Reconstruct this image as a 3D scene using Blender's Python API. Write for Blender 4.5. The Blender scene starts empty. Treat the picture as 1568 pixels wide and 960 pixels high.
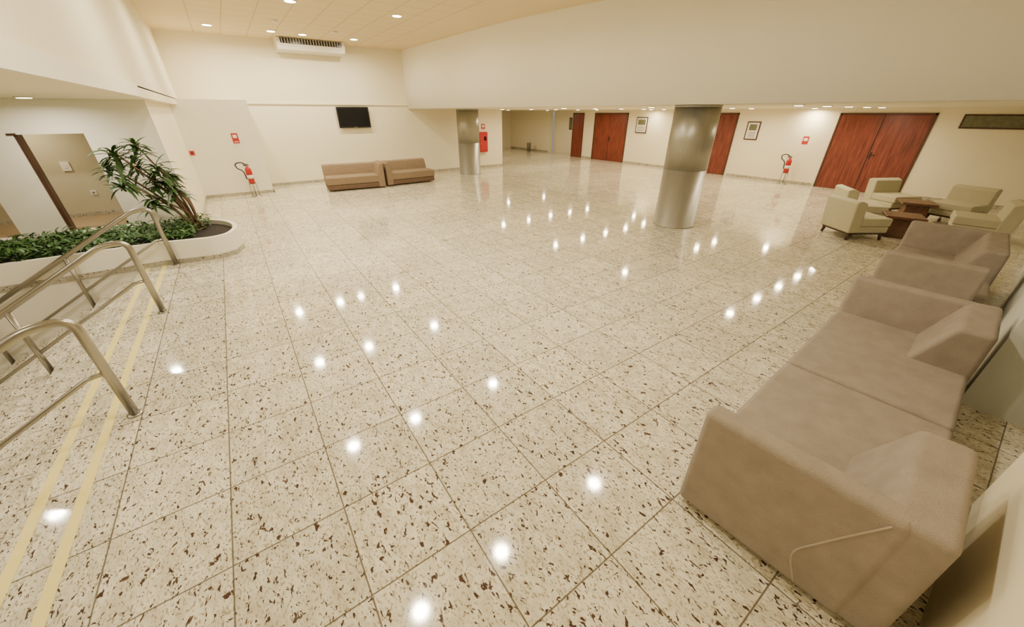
import bpy, bmesh, math, random
from mathutils import Vector, Matrix, Euler
random.seed(7)
R=math.radians
# ------------------------------------------------------------------ materials
def newmat(name):
    m=bpy.data.materials.new(name);m.use_nodes=True
    return m,m.node_tree.nodes,m.node_tree.links,m.node_tree.nodes['Principled BSDF']
def pmat(name,col,rough=.6,metal=0.,noise=0.,nscale=8.,bump=0.,bscale=60.,spec=.5,stretch=None):
    m,n,l,b=newmat(name)
    b.inputs['Roughness'].default_value=rough;b.inputs['Metallic'].default_value=metal
    b.inputs['Specular IOR Level'].default_value=spec
    tc=n.new('ShaderNodeTexCoord');mp=n.new('ShaderNodeMapping');l.new(tc.outputs['Object'],mp.inputs[0])
    if stretch: mp.inputs['Scale'].default_value=stretch
    nz=n.new('ShaderNodeTexNoise');nz.inputs['Scale'].default_value=nscale;nz.inputs['Detail'].default_value=4
    l.new(mp.outputs[0],nz.inputs['Vector'])
    mx=n.new('ShaderNodeMix');mx.data_type='RGBA'
    mx.inputs[6].default_value=(*[c*(1-noise) for c in col],1);mx.inputs[7].default_value=(*[min(1,c*(1+noise)) for c in col],1)
    l.new(nz.outputs['Fac'],mx.inputs[0]);l.new(mx.outputs[2],b.inputs['Base Color'])
    if bump>0:
        n2=n.new('ShaderNodeTexNoise');n2.inputs['Scale'].default_value=bscale;n2.inputs['Detail'].default_value=3
        l.new(mp.outputs[0],n2.inputs['Vector'])
        bp=n.new('ShaderNodeBump');bp.inputs['Strength'].default_value=bump;bp.inputs['Distance'].default_value=.01
        l.new(n2.outputs['Fac'],bp.inputs['Height']);l.new(bp.outputs[0],b.inputs['Normal'])
    return m
def emat(name,col,s):
    m,n,l,b=newmat(name)
    b.inputs['Base Color'].default_value=(*col,1);b.inputs['Emission Color'].default_value=(*col,1);b.inputs['Emission Strength'].default_value=s
    return m
def math_(n,l,op,a,b=None):
    x=n.new('ShaderNodeMath');x.operation=op
    for i,v in enumerate((a,b)):
        if v is None: continue
        if isinstance(v,(int,float)): x.inputs[i].default_value=v
        else: l.new(v,x.inputs[i])
    return x.outputs[0]
def grid_mask(n,l,sx,sy,ox,oy,size,half):
    def one(s,o):
        t=math_(n,l,'FRACT',math_(n,l,'DIVIDE',math_(n,l,'SUBTRACT',s,o-60*size),size))
        d=math_(n,l,'MINIMUM',t,math_(n,l,'SUBTRACT',1.0,t))
        return math_(n,l,'LESS_THAN',d,half/size)
    return math_(n,l,'MAXIMUM',one(sx,ox),one(sy,oy))
def granite(name,grid=True,dark=1.0):
    m,n,l,b=newmat(name)
    g=n.new('ShaderNodeNewGeometry');sp=n.new('ShaderNodeSeparateXYZ');l.new(g.outputs['Position'],sp.inputs[0])
    vec=g.outputs['Position']
    size=.6
    fx=math_(n,l,'FLOOR',math_(n,l,'DIVIDE',math_(n,l,'SUBTRACT',sp.outputs[0],.548),size))
    fy=math_(n,l,'FLOOR',math_(n,l,'DIVIDE',math_(n,l,'SUBTRACT',sp.outputs[1],.0176),size))
    cb=n.new('ShaderNodeCombineXYZ');l.new(fx,cb.inputs[0]);l.new(fy,cb.inputs[1])
    wn=n.new('ShaderNodeTexWhiteNoise');wn.noise_dimensions='3D';l.new(cb.outputs[0],wn.inputs['Vector'])
    vm=n.new('ShaderNodeVectorMath');vm.operation='MULTIPLY_ADD';l.new(wn.outputs['Color'],vm.inputs[0]);vm.inputs[1].default_value=(9,9,9);l.new(vec,vm.inputs[2])
    mp=n.new('ShaderNodeMapping');mp.inputs['Rotation'].default_value=(0,0,.9);mp.inputs['Scale'].default_value=(1,.55,1);l.new(vm.outputs[0],mp.inputs[0])
    def noise(sc,det,rough=.5,dist=0):
        x=n.new('ShaderNodeTexNoise');x.inputs['Scale'].default_value=sc;x.inputs['Detail'].default_value=det;x.inputs['Roughness'].default_value=rough;x.inputs['Distortion'].default_value=dist
        l.new(mp.outputs[0],x.inputs['Vector']);return x.outputs['Fac']
    def ramp(f,a,b_):
        r=n.new('ShaderNodeMapRange');r.inputs[1].default_value=a;r.inputs[2].default_value=b_;l.new(f,r.inputs[0]);return r.outputs[0]
    def mix(f,a,b_):
        x=n.new('ShaderNodeMix');x.data_type='RGBA';l.new(f,x.inputs[0])
        for i,v in ((6,a),(7,b_)):
            if isinstance(v,tuple): x.inputs[i].default_value=(*v,1)
            else: l.new(v,x.inputs[i])
        return x.outputs[2]
    c=mix(ramp(noise(11,5,.7),.33,.60),(.54*dark,.49*dark,.36*dark),(.80*dark,.75*dark,.61*dark))
    c=mix(ramp(noise(80,2),.54,.65),c,(.38,.32,.22))
    c=mix(ramp(noise(42,2.5,.6,.5),.610,.633),c,(.065,.035,.026))
    c=mix(ramp(noise(19,3,.65,.7),.665,.68),c,(.09,.05,.036))
    tv=math_(n,l,'MULTIPLY_ADD',wn.outputs['Value'],.14)
    n_=tv.node;n_.inputs[2].default_value=.90
    x=n.new('ShaderNodeVectorMath');x.operation='SCALE';l.new(c,x.inputs[0]);l.new(tv,x.inputs['Scale'])
    c=x.outputs[0]
    if grid:
        gm=grid_mask(n,l,sp.outputs[0],sp.outputs[1],.548,.0176,.6,.0042)
        gm=math_(n,l,'MULTIPLY',gm,.85)
        c=mix(gm,c,(.09,.065,.04))
    l.new(c,b.inputs['Base Color'])
    b.inputs['Roughness'].default_value=.07 if grid else .25
    b.inputs['IOR'].default_value=1.5
    return m
def ceil_tiles(name):
    m,n,l,b=newmat(name)
    g=n.new('ShaderNodeNewGeometry');sp=n.new('ShaderNodeSeparateXYZ');l.new(g.outputs['Position'],sp.inputs[0])
    gm=grid_mask(n,l,sp.outputs[0],sp.outputs[1],.05,.1,.625,.014)
    inx=math_(n,l,'MULTIPLY',math_(n,l,'GREATER_THAN',sp.outputs[0],.0),math_(n,l,'LESS_THAN',sp.outputs[0],5.1))
    gm=math_(n,l,'MULTIPLY',gm,math_(n,l,'MULTIPLY',inx,.6))
    x=n.new('ShaderNodeMix');x.data_type='RGBA';l.new(gm,x.inputs[0]);x.inputs[6].default_value=(.74,.61,.36,1);x.inputs[7].default_value=(.44,.35,.18,1)
    l.new(x.outputs[2],b.inputs['Base Color']);b.inputs['Roughness'].default_value=.8
    return m
def wood(name,c1,c2,vertical=True):
    m,n,l,b=newmat(name)
    tc=n.new('ShaderNodeTexCoord');mp=n.new('ShaderNodeMapping');l.new(tc.outputs['Object'],mp.inputs[0])
    mp.inputs['Scale'].default_value=(10,10,.8) if vertical else (2,12,12)
    nz=n.new('ShaderNodeTexNoise');nz.inputs['Scale'].default_value=2.2;nz.inputs['Detail'].default_value=6;nz.inputs['Distortion'].default_value=.6
    l.new(mp.outputs[0],nz.inputs['Vector'])
    r=n.new('ShaderNodeMapRange');r.inputs[1].default_value=.35;r.inputs[2].default_value=.65;l.new(nz.outputs['Fac'],r.inputs[0])
    x=n.new('ShaderNodeMix');x.data_type='RGBA';l.new(r.outputs[0],x.inputs[0]);x.inputs[6].default_value=(*c1,1);x.inputs[7].default_value=(*c2,1)
    l.new(x.outputs[2],b.inputs['Base Color']);b.inputs['Roughness'].default_value=.38
    return m
M=dict(
 wall=pmat('wall_cream_paint',(.85,.78,.59),.7,noise=.02,nscale=2),
 wall2=pmat('wall_white_paint',(.86,.82,.71),.65,noise=.02,nscale=2),
 olive=pmat('wall_olive_paint',(.50,.45,.31),.7,noise=.03,nscale=2),
 floor=granite('granite_tiles'),gran=granite('granite_trim',False,.66),
 ceil=ceil_tiles('ceiling_tiles'),
 steel=pmat('brushed_steel',(.42,.40,.36),.30,1,noise=.08,nscale=30),
 colm=pmat('column_metal',(.36,.35,.31),.40,.75,noise=.12,nscale=5,stretch=(6,6,.3)),
 seam=pmat('metal_seam',(.25,.24,.22),.5,.6),
 taupe=pmat('taupe_upholstery',(.325,.278,.235),.95,noise=.22,nscale=8,bump=.5,bscale=150,spec=.15),
 brown=pmat('brown_upholstery',(.25,.185,.125),.95,noise=.14,nscale=9,bump=.3,bscale=150,spec=.15),
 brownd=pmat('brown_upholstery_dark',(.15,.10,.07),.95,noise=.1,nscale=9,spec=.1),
 pipe=pmat('piping_fabric',(.42,.36,.30),.9),
 crm=pmat('cream_upholstery',(.50,.465,.32),.9,noise=.08,nscale=9,bump=.2,bscale=120,spec=.2),
 dwood=wood('dark_wood',(.035,.016,.009),(.09,.035,.018)),
 rwood=wood('red_wood_door',(.11,.019,.011),(.23,.050,.028)),
 tabl=wood('table_wood',(.07,.03,.016),(.16,.065,.03),False),
 frame=pmat('door_frame_brown',(.07,.022,.012),.4),
 blk=pmat('black_plastic',(.012,.012,.013),.3),
 scr=pmat('screen_black',(.006,.006,.008),.12),
 white=pmat('white_plastic',(.82,.79,.70),.45),
 red=pmat('red_paint',(.42,.015,.012),.3),
 signr=pmat('red_sign',(.45,.02,.015),.5),
 signw=pmat('sign_white',(.80,.77,.70),.5),
 yel=pmat('yellow_tape',(.84,.72,.26),.55,noise=.06,nscale=12),
 soil=pmat('dark_soil',(.025,.02,.015),.95,noise=.4,nscale=25,bump=.8,bscale=40),
 leaf=pmat('leaf_green',(.035,.085,.018),.4,noise=.45,nscale=5),
 leaf2=pmat('ground_leaf_green',(.055,.13,.03),.45,noise=.6,nscale=9),
 bark=pmat('bark',(.16,.10,.055),.85,noise=.3,nscale=30),
 olvp=pmat('olive_picture',(.14,.14,.08),.4,noise=.5,nscale=12),
 bfloor=pmat('back_room_floor',(.36,.26,.15),.35,noise=.1,nscale=6),
 grey=pmat('pier_grey_paint',(.68,.71,.68),.6,noise=.02),
 lamp=emat('lamp_emissive',(1,.90,.68),34.),
)
# ------------------------------------------------------------------ mesh builder
class MB:
    def __init__(s): s.bm=bmesh.new();s.mats=[]
    def mi(s,k):
        if k not in s.mats: s.mats.append(k)
        return s.mats.index(k)
    def _set(s,faces,k,smooth=False):
        i=s.mi(k)
        for f in faces: f.material_index=i;f.smooth=smooth
    def box(s,lo,hi,k,mat=None):
        P=[Vector((x,y,z)) for x in (lo[0],hi[0]) for y in (lo[1],hi[1]) for z in (lo[2],hi[2])]
        if mat: P=[mat@p for p in P]
        v=[s.bm.verts.new(p) for p in P]
        fs=[s.bm.faces.new([v[i] for i in q]) for q in ((0,1,3,2),(4,6,7,5),(0,4,5,1),(2,3,7,6),(0,2,6,4),(1,5,7,3))]
        s._set(fs,k);return s
    def prism(s,pts,fn,a,b,k,smooth=False):
        A=[s.bm.verts.new(fn(p,a)) for p in pts];B=[s.bm.verts.new(fn(p,b)) for p in pts];n=len(pts)
        fs=[s.bm.faces.new(A),s.bm.faces.new(B[::-1])]+[s.bm.faces.new([A[i],B[i],B[(i+1)%n],A[(i+1)%n]]) for i in range(n)]
        s._set(fs,k,smooth);return s
    def tube(s,path,r,k,seg=14,caps=True):
        path=[Vector(p) for p in path];rs=r if isinstance(r,(list,tuple)) else [r]*len(path)
        rings=[];pu=None
        for i,p in enumerate(path):
            t=(path[min(i+1,len(path)-1)]-path[max(i-1,0)]).normalized()
            if pu is None:
                u=t.orthogonal().normalized()
            else:
                u=(pu-t*pu.dot(t)).normalized()
            pu=u;w=t.cross(u)
            rings.append([s.bm.verts.new(p+(u*math.cos(2*math.pi*j/seg)+w*math.sin(2*math.pi*j/seg))*rs[i]) for j in range(seg)])
        fs=[]
        for a,b in zip(rings,rings[1:]):
            for j in range(seg): fs.append(s.bm.faces.new([a[j],a[(j+1)%seg],b[(j+1)%seg],b[j]]))
        s._set(fs,k,True)
        if caps: s._set([s.bm.faces.new(rings[0][::-1]),s.bm.faces.new(rings[-1])],k)
        return s
    def lathe(s,c,prof,k,seg=32):
        return s.tube([(c[0],c[1],c[2]+z) for _,z in prof],[max(.0005,q) for q,_ in prof],k,seg)
    def finish(s,name,bevel=0,seg=2,loc=(0,0,0),rot=0,smooth=False,angle=40,recalc=True):
        if recalc: bmesh.ops.recalc_face_normals(s.bm,faces=s.bm.faces)
        me=bpy.data.meshes.new(name);s.bm.to_mesh(me);s.bm.free()
        for k in s.mats: me.materials.append(M[k])
        o=bpy.data.objects.new(name,me);bpy.context.collection.objects.link(o)
        o.location=loc;o.rotation_euler=(0,0,R(rot))
        if bevel:
            b=o.modifiers.new('bevel','BEVEL');b.width=bevel;b.segments=seg;b.limit_method='ANGLE';b.angle_limit=R(30)
            if seg>=3:
                for p in me.polygons: p.use_smooth=True
                w=o.modifiers.new('wn','WEIGHTED_NORMAL');w.keep_sharp=False
        return o
def fillet(pts,r,n=6):
    pts=[Vector(p) for p in pts];out=[pts[0]]
    for i in range(1,len(pts)-1):
        p=pts[i];a=(pts[i-1]-p);b=(pts[i+1]-p);rr=min(r,a.length*.45,b.length*.45)
        A=p+a.normalized()*rr;B=p+b.normalized()*rr
        for j in range(n+1):
            t=j/n;out.append(A*(1-t)**2+p*2*t*(1-t)+B*t*t)
    out.append(pts[-1]);return out
def catmull(P,n=6):
    P=[Vector(p) for p in P];Q=[P[0]*2-P[1]]+P+[P[-1]*2-P[-2]];out=[]
    for i in range(1,len(Q)-2):
        for j in range(n):
            t=j/n;a,b,c,d=Q[i-1:i+3]
            out.append(.5*((2*b)+(c-a)*t+(2*a-5*b+4*c-d)*t*t+(3*b-a-3*c+d)*t**3))
    out.append(P[-1]);return out
XY=lambda p,z:Vector((p[0],p[1],z))
XZ=lambda p,y:Vector((p[0],y,p[1]))
YZ=lambda p,x:Vector((x,p[0],p[1]))
def B(name,lo,hi,k,bevel=0): return MB().box(lo,hi,k).finish(name,bevel)
# ------------------------------------------------------------------ shell
CH=4.25;CL=2.39
DX=16.3
f=MB();f.box((-1.78,-.5,-.2),(17.6,24.2,0),'floor');f.box((3.07,-3.0,-.2),(4.64,-.5,0),'floor');f.finish('floor')
# stairs
st=MB()
for i in range(8):
    x1=-1.78-.285*i;z=-.165*(i+1)
    st.box((x1-.285-.02,-.49,z-.3),(x1,8.09,z),'floor')
st.finish('stairs')
B('floor_lower',(-6.6,-.5,-1.7),(-4.04,8.1,-1.485),'floor')
ys=MB()
for x in (-1.675,-1.46): ys.box((x-.03,-.45,.0005),(x+.03,8.06,.003),'yel')
ys.finish('yellow_floor_tape')
# TV wall
B('wall_north',(-1.2,15.7,0),(10.55,15.95,CH+.1),'wall')
B('trim_ledge',(.75,15.655,2.50),(6.1,15.7,2.55),'wall')
B('wall_panel_block',(-1.02,14.4,0),(.75,15.7,2.58),'wall2')
B('wall_corridor_west',(10.35,15.95,0),(10.55,24.2,CL),'wall')
B('wall_corridor_north',(10.35,24.0,0),(17.6,24.2,CL),'wall')
B('wall_corridor_east',(16.9,19.8,0),(17.2,24,CL),'wall')
B('wall_corridor_recess',(17.35,17.05,0),(17.6,19.8,CL),'wall')
B('wall_east',(DX,-.5,0),(DX+.25,17.05,CL),'wall')
# south walls
w=MB();w.box((-6.6,-.7,-1.7),(3.07,-.5,CH),'wall');w.finish('wall_south')
w=MB();w.box((4.64,-3,0),(4.84,-.5,CH),'grey');w.box((4.64,-.5,0),(16.4,-.3,CL),'grey') ;w.finish('wall_south_pier')
B('wall_south_upper',(3.07,-.7,CL),(9.2,-.5,CH),'wall')
B('wall_south_recess_back',(2.8,-3.2,0),(4.9,-3.0,CL),'olive')
B('wall_south_recess_side',(2.87,-3.0,0),(3.07,-.7,CL),'wall')
B('ceiling_recess',(2.87,-3.2,CL),(4.9,-.5,CL+.1),'wall')
# left walls
B('wall_return_left',(-1.22,9.86,0),(-1.02,15.7,2.449),'wall')
w=MB()
Y0,Y1=9.7,9.86
zt,zb=1.95,.40
zc=2.449
w.box((-1.95,Y0,-.2),(-1.0,Y1,zc),'wall2')
w.box((-3.30,Y0,-.2),(-2.74,Y1,zc),'wall2')
w.box((-6.6,Y0,-.2),(-4.4,Y1,zc),'wall2')
w.box((-2.74,Y0,zt),(-1.95,Y1,zc),'wall2');w.box((-4.4,Y0,zt),(-3.30,Y1,zc),'wall2')
w.box((-2.74,Y0,-.2),(-1.95,Y1,zb),'wall2');w.box((-4.4,Y0,-.2),(-3.30,Y1,zb),'wall2')
w.finish('wall_left_niche')
w=MB()
w.box((-6.6,10.95,0),(-1.22,11.1,2.449),'olive')
w.box((-6.6,Y1,.0),(-1.22,10.95,.43),'bfloor')
w.box((-6.6,10.93,.43),(-1.22,10.95,.50),'gran')
w.finish('wall_back_room')
w=MB()
for xa in (-2.74,-4.4):
    w.box((xa-.001,Y0+.02,zb),(xa+.05,Y1+.03,zt),'dwood')
w.box((-2.80,Y0-.02,zt-.01),(-2.70,Y0+.03,zt+.02),'dwood')
w.finish('trim_niche_jambs',.004)
d=MB();d.box((-2.72,10.93,1.28),(-2.60,10.949,1.44),'white');d.box((-2.685,10.925,1.33),(-2.635,10.931,1.39),'signw');d.finish('light_switch')
d=MB();d.box((-2.52,10.93,.82),(-2.44,10.949,.90),'white');d.box((-2.5,10.926,.84),(-2.46,10.931,.88),'seam');d.finish('wall_outlet')
B('wall_west',(-6.8,-.7,-1.7),(-6.6,11.1,2.449),'wall')
B('wall_stairwell',(-6.6,8.1,-1.7),(-1.8,8.2,-.002),'wall2')
B('ceiling_left_low',(-6.8,-.7,2.45),(-.862,15.7,2.58),'wall')
B('wall_left_upper',(-1.06,-.7,2.581),(-.86,15.7,CH+.1),'wall')
B('trim_left_band',(-.862,-.5,2.45),(-.835,8.0,2.60),'wall2')
B('trim_left_band_rear',(-.862,8.0,2.45),(-.86,15.7,2.60),'wall')
B('ceiling_high',(-1.1,-.7,CH),(9.4,15.95,CH+.12),'ceil')
bp=catmull([(6.1,15.75,0),(6.28,12.5,0),(6.5,9.6,0),(6.82,7.6,0),(7.15,6.0,0),(7.35,4.5,0),(7.7,2.5,0),(8.1,.5,0),(8.3,-.7,0)],8)
w=MB()
A=[w.bm.verts.new((p.x,p.y,CL)) for p in bp];Bv=[w.bm.verts.new((p.x,p.y,CH+.05)) for p in bp]
A2=[w.bm.verts.new((p.x+.15,p.y,CL)) for p in bp];B2=[w.bm.verts.new((p.x+.15,p.y,CH+.05)) for p in bp]
fs=[]
for i in range(len(bp)-1):
    fs+=[w.bm.faces.new([A[i],A[i+1],Bv[i+1],Bv[i]]),w.bm.faces.new([A2[i+1],A2[i],B2[i],B2[i+1]]),w.bm.faces.new([A[i+1],A[i],A2[i],A2[i+1]])]
w._set(fs,'wall2',True);w.finish('wall_bulkhead_curved')
w=MB();fs=[]
a=[w.bm.verts.new((p.x+.05,p.y,CL)) for p in bp];b=[w.bm.verts.new((17.6,p.y,CL)) for p in bp]
for i in range(len(bp)-1): fs.append(w.bm.faces.new([a[i],a[i+1],b[i+1],b[i]]))
w._set(fs,'wall');w.box((10.3,15.75,CL),(17.6,24.2,CL+.1),'wall');w.finish('ceiling_low')
# baseboards
def base(name,lo,hi): B(name,lo,hi,'gran')
base('baseboard_north',(.77,15.68,0),(10.55,15.7,.09))
base('baseboard_panel',(-1.0,14.38,0),(.77,14.4,.09))
base('baseboard_panel_side',(.75,14.38,0),(.77,15.7,.09))
for i,(y0,y1) in enumerate(((-.3,2.5),(4.8,7.8),(10.1,13.1),(15.4,16.1))):
    base('baseboard_east_%d'%(i+1),(DX-.02,y0,0),(DX,y1,.09))
base('baseboard_corridor',(16.88,19.8,0),(16.9,24,.09))
base('baseboard_return_left',(-1.02,9.9,0),(-1.0,14.4,.09))
# ------------------------------------------------------------------ doors on east wall
def door(name,y0,y1,z=2.25,double=True):
    d=MB();t=.05
    d.box((DX-.035,y0,0),(DX-.001,y0+t,z),'frame');d.box((DX-.035,y1-t,0),(DX-.001,y1,z),'frame');d.box((DX-.035,y0,z-t),(DX-.001,y1,z),'frame')
    ym=(y0+y1)/2
    if double:
        d.box((DX-.025,y0+t+.004,.01),(DX-.001,ym-.012,z-t-.004),'rwood');d.box((DX-.025,ym+.012,.01),(DX-.001,y1-t-.004,z-t-.004),'rwood')
        d.box((DX-.02,ym-.012,.01),(DX-.004,ym+.012,z-t),'blk')
        for s in (-1,):
            d.box((DX-.04,ym+.05*s-.015,.98),(DX-.025,ym+.05*s+.015,1.18),'blk')
            d.tube([(DX-.03,ym+.05*s,1.1),(DX-.075,ym+.05*s,1.1),(DX-.075,ym+.05*s-.12,1.1)],.012,'blk',8)
    else:
        d.box((DX-.025,y0+t+.004,.01),(DX-.001,y1-t-.004,z-t-.004),'rwood')
    return d.finish(name,.003)
door('door_1',2.52,4.74);door('door_2',7.9,10.0);door('door_3',13.15,15.35);door('door_4',16.15,17.0,double=False)
def board(name,y0,y1,z0,z1,kf,ki,x=DX,extra=False):
    d=MB();d.box((x-.03,y0,z0),(x-.002,y1,z1),kf);d.box((x-.034,y0+.04,z0+.04),(x-.029,y1-.04,z1-.04),ki)
    if extra:
        h=z1-z0
        d.box((x-.037,y0+.1,z0+h*.52),(x-.033,y1-.1,z0+h*.85),'olvp')
        for i in range(4): d.box((x-.037,y0+.1,z0+h*(.15+.08*i)),(x-.033,y1-.12,z0+h*(.18+.08*i)),'seam')
    return d.finish(name)
board('framed_notice_board',12.0,12.62,1.40,2.08,'dwood','signw',extra=True)
board('framed_notice_board',7.03,7.5,1.35,1.97,'dwood','signw',extra=True)
board('dark_wall_panel',.4,2.02,1.88,2.22,'dwood','olvp')
board('framed_picture',17.9,18.4,1.35,2.0,'dwood','olvp',x=17.35)
def sign_e(y,z,s=.2):
    d=MB();d.box((DX-.006,y-s*.45,z-s*.6),(DX-.001,y+s*.45,z+s*.6),'signr');d.box((DX-.008,y-s*.3,z-.02),(DX-.005,y+s*.3,z+s*.35),'signw');d.finish('extinguisher_sign')
sign_e(5.45,1.42)
d=MB();d.box((.11,14.39,1.46),(.27,14.398,1.73),'signr');d.box((.14,14.386,1.6),(.24,14.391,1.69),'signw');d.box((.14,14.386,1.49),(.24,14.391,1.51),'signw');d.finish('extinguisher_sign')
d=MB();d.box((-.985,14.36,1.2),(-.88,14.399,1.31),'red');d.tube([(-.932,14.36,1.255),(-.932,14.345,1.255)],.02,'blk',12);d.finish('fire_alarm_button',.004)
d=MB();d.box((9.20,15.56,.68),(9.66,15.699,1.5),'red');d.box((9.24,15.545,.74),(9.62,15.561,1.44),'signr');d.box((9.46,15.538,1.15),(9.58,15.546,1.32),'scr');d.box((9.27,15.53,1.0),(9.30,15.546,1.1),'steel');d.finish('fire_hose_cabinet',.006)
d=MB();d.box((9.42,15.69,1.62),(9.62,15.698,1.82),'signr');d.box((9.46,15.686,1.68),(9.58,15.691,1.78),'signw');d.finish('fire_hose_sign')
d=MB();d.box((10.0,15.688,1.05),(10.1,15.699,1.19),'white');d.box((10.03,15.683,1.09),(10.07,15.689,1.15),'signw');d.finish('light_switch')
# TV
d=MB();d.box((3.42,15.58,1.77),(4.54,15.63,2.44),'blk');d.box((3.46,15.574,1.82),(4.50,15.581,2.40),'scr');d.box((3.8,15.63,1.95),(4.15,15.699,2.25),'blk');d.box((3.9,15.572,1.785),(4.05,15.58,1.797),'steel');d.finish('wall_television',.008)
# AC
d=MB()
d.prism([(15.695,CH-.005),(15.0,CH-.005),(14.98,CH-.13),(15.1,CH-.30),(15.695,CH-.33)],YZ,2.0,3.95,'white')
d.box((2.1,14.975,CH-.155),(3.85,14.995,CH-.02),'blk')
for i in range(22):
    x=2.14+i*.079;d.box((x,14.962,CH-.15),(x+.016,14.985,CH-.02),'white')
d.finish('ceiling_air_conditioner',.01)
# ------------------------------------------------------------------ columns
def column(x,y,r=.435):
    d=MB();d.lathe((x,y,0),[(r+.006,0),(r+.006,.02),(r,.021),(r,1.19)],'colm',64);d.lathe((x,y,0),[(r-.004,1.19),(r-.004,1.20)],'seam',64)
    d.lathe((x,y,0),[(r,1.20),(r,CL-.04)],'colm',64);d.lathe((x,y,0),[(r+.01,CL-.04),(r+.01,CL+.02)],'colm',64)
    d.finish('steel_clad_column')
column(7.9,4.68);column(8.0,14.35)
# ------------------------------------------------------------------ lights
def add_light(name,kind,loc,power,col=(1,.84,.58),size=.2,spread=170,rot=(0,0,0),**k):
    L=bpy.data.lights.new(name,kind);L.energy=power;L.color=col
    if kind=='AREA': L.shape='DISK';L.size=size;L.spread=R(spread)
    for a,b in k.items(): setattr(L,a,b)
    o=bpy.data.objects.new(name,L);bpy.context.collection.objects.link(o);o.location=loc;o.rotation_euler=rot;return o
def downlight(x,y,z,power,sz=.12,col=(1,.88,.65)):
    d=MB();d.tube([(x,y,z-.001),(x,y,z-.014)],[sz+.03,sz+.022],'white',28);d.tube([(x,y,z-.013),(x,y,z-.018)],sz,'lamp',24)
    o=d.finish('recessed_downlight')
    add_light('downlight_lamp','AREA',(x,y,z-.03),power,col,size=sz*2)
HP=66;LP=25
for x in (.38,1.82,4.05):
    for y in (2.88,6.62,10.4,14.2): downlight(x,y,CH,HP,.10)
downlight(2.62,14.25,CH,HP*.5,.10)
lc=(1,.83,.56)
for x in (9.5,11.0,12.4,13.75,15.05):
    for y in (3.5,6.95,10.4,14.1): downlight(x,y,CL,LP,.075,lc)
for p in ((15.85,11.6),(12.5,18),(15.2,18),(13.8,21.5)): downlight(*p,CL,LP,.075,lc)  # downlights over the far corridor are added to brighten it
downlight(15.98,5.4,CL,32,.075,lc)
for p in ((-3.25,5.9),(-3.25,2.5),(-5.2,4.5),(-2.2,8.9)): downlight(*p,2.45,28,.075,(1,.90,.72))
add_light('back_room_fill','AREA',(-3,10.4,2.3),16,size=.3)  # added fill light without fixture, lightens the room behind the openings
add_light('recess_fill','AREA',(3.85,-1.8,2.3),5,size=.4)  # added dim fill for the south recess, no fixture there
for p in ((1.75,12.6),(3.3,13.3)):
    MB().lathe((*p,CH-.05),[(.02,0),(.06,.01),(.07,.05)],'white',20).finish('smoke_detector')
# ------------------------------------------------------------------ railings
def railing(y):
    d=MB();x0=-1.3;sl=.58;r=.032
    x1=-3.75;top=.93
    path=fillet([(x0,y,0),(x0,y,top),(x0-.22,y,top+.0),(x1,y,top-.0-sl*(x0-.22-x1))],.14,7)
    d.tube(path,r,'steel',18)
    d.lathe((x0,y,0),[(.055,0),(.055,.012),(.035,.016)],'steel',20)
    for off,rr in ((.43,.019),):
        d.tube([(x0,y,off+.02),(x0-.12,y,off),(x1,y,off-sl*(x0-.12-x1))],rr,'steel',12)
    for px in (-2.47,-3.6):
        n=math.floor((-1.78-px)/.285)+1;zs=-.165*n
        d.tube([(px,y,zs),(px,y,top-sl*(x0-.22-px))],.028,'steel',14)
        d.lathe((px,y,zs),[(.05,0),(.05,.012),(.03,.016)],'steel',20)
    d.finish('stair_handrail')
for y in (3.73,5.95,8.0): railing(y)
# ------------------------------------------------------------------ planter
fr=[(-6.0,8.08),(-1.4,8.08),(-.95,7.98),(-.7,7.95),(-.48,8.05),(-.36,8.28),(-.31,8.6),(-.36,8.95),(-.5,9.25),(-.72,9.48),(-.98,9.62),(-1.02,9.69)]
mid=catmull([(*p,0) for p in fr[1:]],5)
outl=[(-6.0,8.08)]+[(p.x,p.y) for p in mid]+[(-6.0,9.69)]
def offset(pl,d):
    o=[];n=len(pl)
    for i in range(n):
        a=Vector(pl[i-1]);p=Vector(pl[i]);b=Vector(pl[(i+1)%n])
        t=((p-a).normalized()+(b-p).normalized())
        t=t.normalized() if t.length>1e-6 else (b-p).normalized()
        o.append(p+Vector((-t.y,t.x))*d)
    return [(q.x,q.y) for q in o]
inn=offset(outl,.075)
d=MB();n=len(outl);zt_=.38
rows=[[d.bm.verts.new((*p,z)) for p in pl] for pl,z in ((outl,0),(outl,zt_),(inn,zt_),(inn,zt_-.08))]
fs=[]
for a,b in zip(rows,rows[1:]):
    for i in range(n): fs.append(d.bm.faces.new([a[i],a[(i+1)%n],b[(i+1)%n],b[i]]))
d._set(fs,'wall2',False)
d._set([d.bm.faces.new(rows[3])],'soil')
ob=offset(outl,-.012)
r2=[[d.bm.verts.new((*p,z)) for p in pl] for pl,z in ((ob,0.001),(ob,.075),(outl,.078))]
fs=[]
for a,b in zip(r2,r2[1:]):
    for i in range(n): fs.append(d.bm.faces.new([a[i],a[(i+1)%n],b[(i+1)%n],b[i]]))
d._set(fs,'gran',False)
d.finish('curved_planter')
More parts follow.
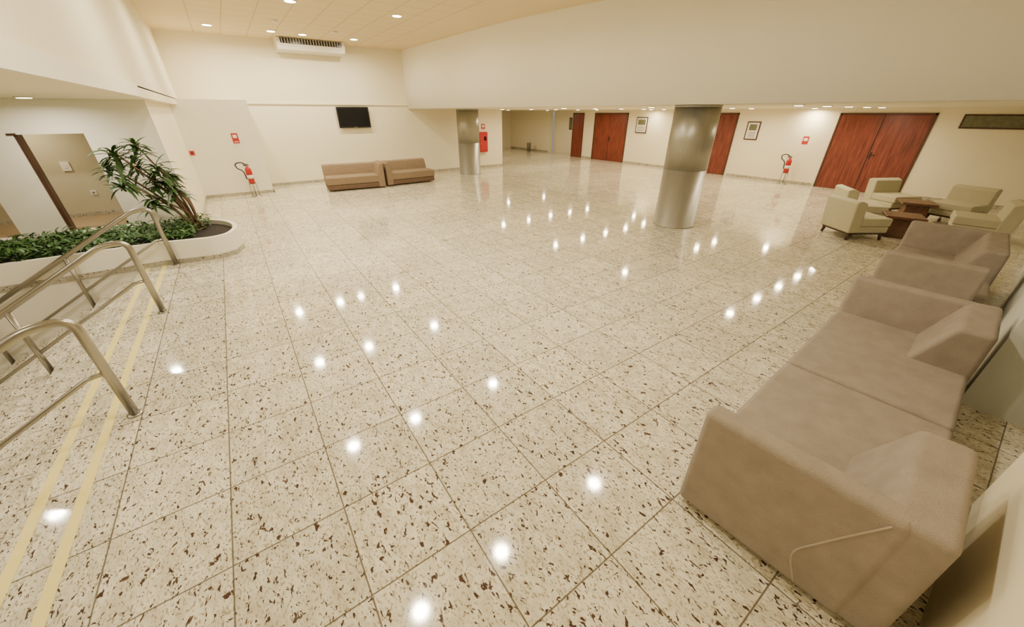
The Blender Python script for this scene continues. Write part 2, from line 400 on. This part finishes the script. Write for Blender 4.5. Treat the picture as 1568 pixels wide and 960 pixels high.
# ground cover
def leaf(bm_,base,dirv,L,W,up,mi,seg=4,droop=.5):
    dirv=dirv.normalized();side=dirv.cross(Vector((0,0,1)))
    if side.length<.01: side=Vector((1,0,0))
    side.normalize();prev=None
    for i in range(seg+1):
        t=i/seg
        p=base+dirv*L*t+Vector((0,0,-droop*L*t*t))
        wd=W*math.sin(math.pi*min(1,.12+.88*t))**.8*(1 if i<seg else .05)
        a=bm_.verts.new(p-side*wd*.5+Vector((0,0,wd*.18)));c=bm_.verts.new(p);b=bm_.verts.new(p+side*wd*.5+Vector((0,0,wd*.18)))
        if prev:
            for q in ([prev[0],prev[1],c,a],[prev[1],prev[2],b,c]):
                f_=bm_.faces.new(q);f_.material_index=mi;f_.smooth=True
        prev=(a,c,b)
d=MB();mi=d.mi('leaf2')
for i in range(2600):
    x=random.uniform(-4.6,-1.05) if i<2300 else random.uniform(-1.15,-.75);y=random.uniform(8.18,9.55)
    if x>-.95 and y<8.7+random.random()*.6: continue
    b_=Vector((x,y,.30));h=random.uniform(.04,.18)
    a=random.uniform(0,6.283);b_.z+=h
    leaf(d.bm,b_,Vector((math.cos(a),math.sin(a),random.uniform(.0,1.2))),random.uniform(.10,.19),random.uniform(.03,.055),0,mi,3,.4)
for i in range(260):
    x=random.uniform(-4.6,-1.05);y=random.uniform(8.2,9.5);d.tube([(x,y,.30),(x+random.uniform(-.03,.03),y,.46)],.004,'leaf2',5)
d.finish('ground_cover_plants',recalc=False)
# tall plant
d=MB();mi=d.mi('leaf')
bx,by=-.86,9.0
crowns=[((-1.58,8.95,1.72),1.),((-1.30,9.15,1.80),.9),((-1.12,8.85,1.48),.9),((-1.62,8.8,1.30),.9),((-1.25,9.0,1.22),.8),((-1.0,8.75,1.15),.8),((-1.42,9.2,1.5),.9),((-1.75,9.1,1.5),.8),((-1.35,8.8,1.0),.8),((-1.05,9.1,1.35),.8)]
for (c,s) in crowns:
    c=Vector(c);p0=Vector((bx+random.uniform(-.08,.06),by+random.uniform(-.08,.08),.30))
    m_=p0.lerp(c,.5)+Vector((.08,0,.03))
    path=catmull([p0,m_,c],6);d.tube(path,[.022-.010*i/(len(path)-1) for i in range(len(path))],'bark',8)
    for k in range(30):
        a=k*2.4;el=random.uniform(-.35,1.1)
        leaf(d.bm,c-Vector((0,0,random.uniform(0,.2))),Vector((math.cos(a)*math.cos(el),math.sin(a)*math.cos(el),math.sin(el))),random.uniform(.26,.42)*s,random.uniform(.045,.065),0,mi,5,random.uniform(.25,.7))
d.finish('potted_dracaena',recalc=False)
# ------------------------------------------------------------------ sofas  (local: x along length, front at y=0, back at y=-1)
def arm(d,x0,side,k,L=.86,h=.78):
    w0,w1=.21,.13
    pts=[(0,.03),(0.0,h),(w1*side,h+.005),(w0*side,.40),(w0*side,.03)]
    pts=[(x0+a,b) for a,b in pts]
    d.prism(pts,XZ,0,-L,k)
def back(d,xa,xb,k,h=.79):
    d.prism([(-.60,.38),(-.78,h-.01),(-.985,h),(-1.0,.03),(-.60,.03)],YZ,xa,xb,k)
def sofa(name,L,arms,backs,loc,rot,k='taupe',seath=.42):
    d=MB()
    xa=.19 if 'l' in arms else 0;xb=L-.19 if 'r' in arms else L
    d.box((xa-.02 if xa else 0,-.98,.02),(xb+.02 if 'r' in arms else L,-.01,.25),k)
    d.box((xa,-.985,.252),(xb,.0,seath),k)
    if 'l' in arms: arm(d,0,1,k)
    if 'r' in arms: arm(d,L,-1,k)
    for a,b in backs: back(d,a,b,k)
    o=d.finish(name,.038,5,loc,rot)
    return o
d0=Vector((math.cos(R(3)),math.sin(R(3))))
o1=sofa('taupe_sofa_section',1.56,'l',[(.012,.80)],(1.77,.61,0),3)
d=MB();d.tube(catmull([(0,-.66,.06),(0,-.60,.24),(0,-.66,.42),(0,-.80,.74)],8),.005,'pipe',8)
s_=d.finish('side_piping');s_.parent=o1
p=Vector((1.77,.61))+d0*1.575
o2=sofa('taupe_sofa_section',1.66,'r',[(.86,1.648)],(p.x,p.y,0),3)
o3=sofa('taupe_sofa',2.3,'lr',[(.95,2.25)],(6.17,.83,0),4.5)
def far2(L,side,x,y,rot):
    d=MB()
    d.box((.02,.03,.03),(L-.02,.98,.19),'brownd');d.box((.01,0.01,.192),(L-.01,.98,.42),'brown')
    d.prism([(.66,.38),(.80,.73),(.97,.75),(1.0,.03),(.66,.03)],YZ,.005,L-.005,'brown')
    if side=='r': d.prism([(L,.03),(L,.76),(L-.12,.765),(L-.22,.40),(L-.22,.03)],XZ,0,.99,'brown')
    else: d.prism([(0,.03),(0,.76),(.12,.765),(.22,.40),(.22,.03)],XZ,0,.99,'brown')
    d.finish('brown_loveseat',.03,4,(x,y,0),rot)
far2(1.82,'r',2.2,13.35,-6);far2(1.82,'l',4.12,13.28,2)
# ------------------------------------------------------------------ armchairs: local front = +x
def armchair(x,y,rot,s=1.):
    d=MB();w=.37*s
    d.box((-.36,-w,.15),(.38,w,.27),'crm');d.box((-.30,-w+.005,.272),(.40,w-.005,.43),'crm')
    d.prism([(-.40,.15),(-.46,.74),(-.36,.77),(-.24,.72),(-.20,.40),(-.20,.15)],XZ,-w-.004,w+.004,'crm')
    o=d.finish('cream_armchair',.025,4,(x,y,0),rot)
    g=MB();g.box((-.36,-w+.03,.115),(.36,w-.03,.15),'dwood')
    for a in (-.32,.32):
        for b in (-w+.06,w-.06): g.tube([(a,b,.13),(a*1.06,b*1.04,0)],[.035,.024],'dwood',10)
    q=g.finish('wood_base');q.parent=o
armchair(10.1,2.0,-35);armchair(11.55,2.35,-55);armchair(13.6,2.2,-120);armchair(13.5,1.0,165);armchair(12.0,.5,100)
def ctable(x,y,rot):
    d=MB();d.box((-.3,-.3,.38),(.3,.3,.43),'tabl');d.box((-.25,-.25,.0),(.25,.25,.04),'tabl')
    d.prism([(-.25,.04),(-.16,.38),(.16,.38),(.25,.04)],XZ,-.2,.2,'tabl');d.prism([(-.25,.04),(-.16,.38),(.16,.38),(.25,.04)],YZ,-.2,.2,'tabl')
    d.finish('wooden_side_table',.006,2,(x,y,0),rot)
ctable(10.85,1.45,20);ctable(12.8,1.6,20)
# ------------------------------------------------------------------ extinguishers
def exting(x,y,rot):
    d=MB()
    d.lathe((0,0,0),[(.15,0),(.15,.015),(.03,.03)],'steel',24)
    d.tube([(0,.07,.02),(0,.07,.85)],.014,'steel',10)
    d.lathe((0,0,0),[(.10,.36),(.10,.38)],'steel',24);d.tube([(-.09,0,.03),(-.09,0,.37)],.01,'steel',8);d.tube([(.09,0,.03),(.09,0,.37)],.01,'steel',8)
    d.lathe((0,0,0),[(.07,.38),(.082,.40),(.082,.76),(.065,.81),(.03,.84),(.03,.87)],'red',28)
    d.lathe((0,0,0),[(.084,.52),(.084,.62)],'signw',28)
    d.box((-.09,-.015,.87),(.05,.015,.895),'blk');d.box((-.10,-.012,.91),(.04,.012,.925),'blk');d.tube([(0,0,.86),(0,0,.90)],.02,'steel',12)
    d.tube(catmull([(.02,0,.88),(-.13,0,.97),(-.27,0,.93),(-.25,0,.82),(-.13,-.02,.72),(-.10,-.02,.5)],6),.016,'blk',8)
    d.finish('fire_extinguisher_on_stand',loc=(x,y,0),rot=rot)
exting(.24,14.0,0);exting(15.95,5.6,-90)
d=MB();d.lathe((16.4,21.2,0),[(.12,0),(.14,.5),(.15,.52)],'steel',20);d.finish('corridor_waste_bin')
# ------------------------------------------------------------------ world + camera
w=bpy.data.worlds.new('world');bpy.context.scene.world=w;w.use_nodes=True;w.node_tree.nodes['Background'].inputs[0].default_value=(1,.9,.75,1);w.node_tree.nodes['Background'].inputs[1].default_value=.3
c=bpy.data.cameras.new('camera');c.sensor_width=36;c.sensor_fit='HORIZONTAL';c.lens=36*555/1568;c.clip_start=.05
co=bpy.data.objects.new('camera',c);co.location=(0,0,2.25);co.rotation_euler=(R(90)-math.atan(307/555),0,R(-35.3));bpy.context.collection.objects.link(co);bpy.context.scene.camera=co
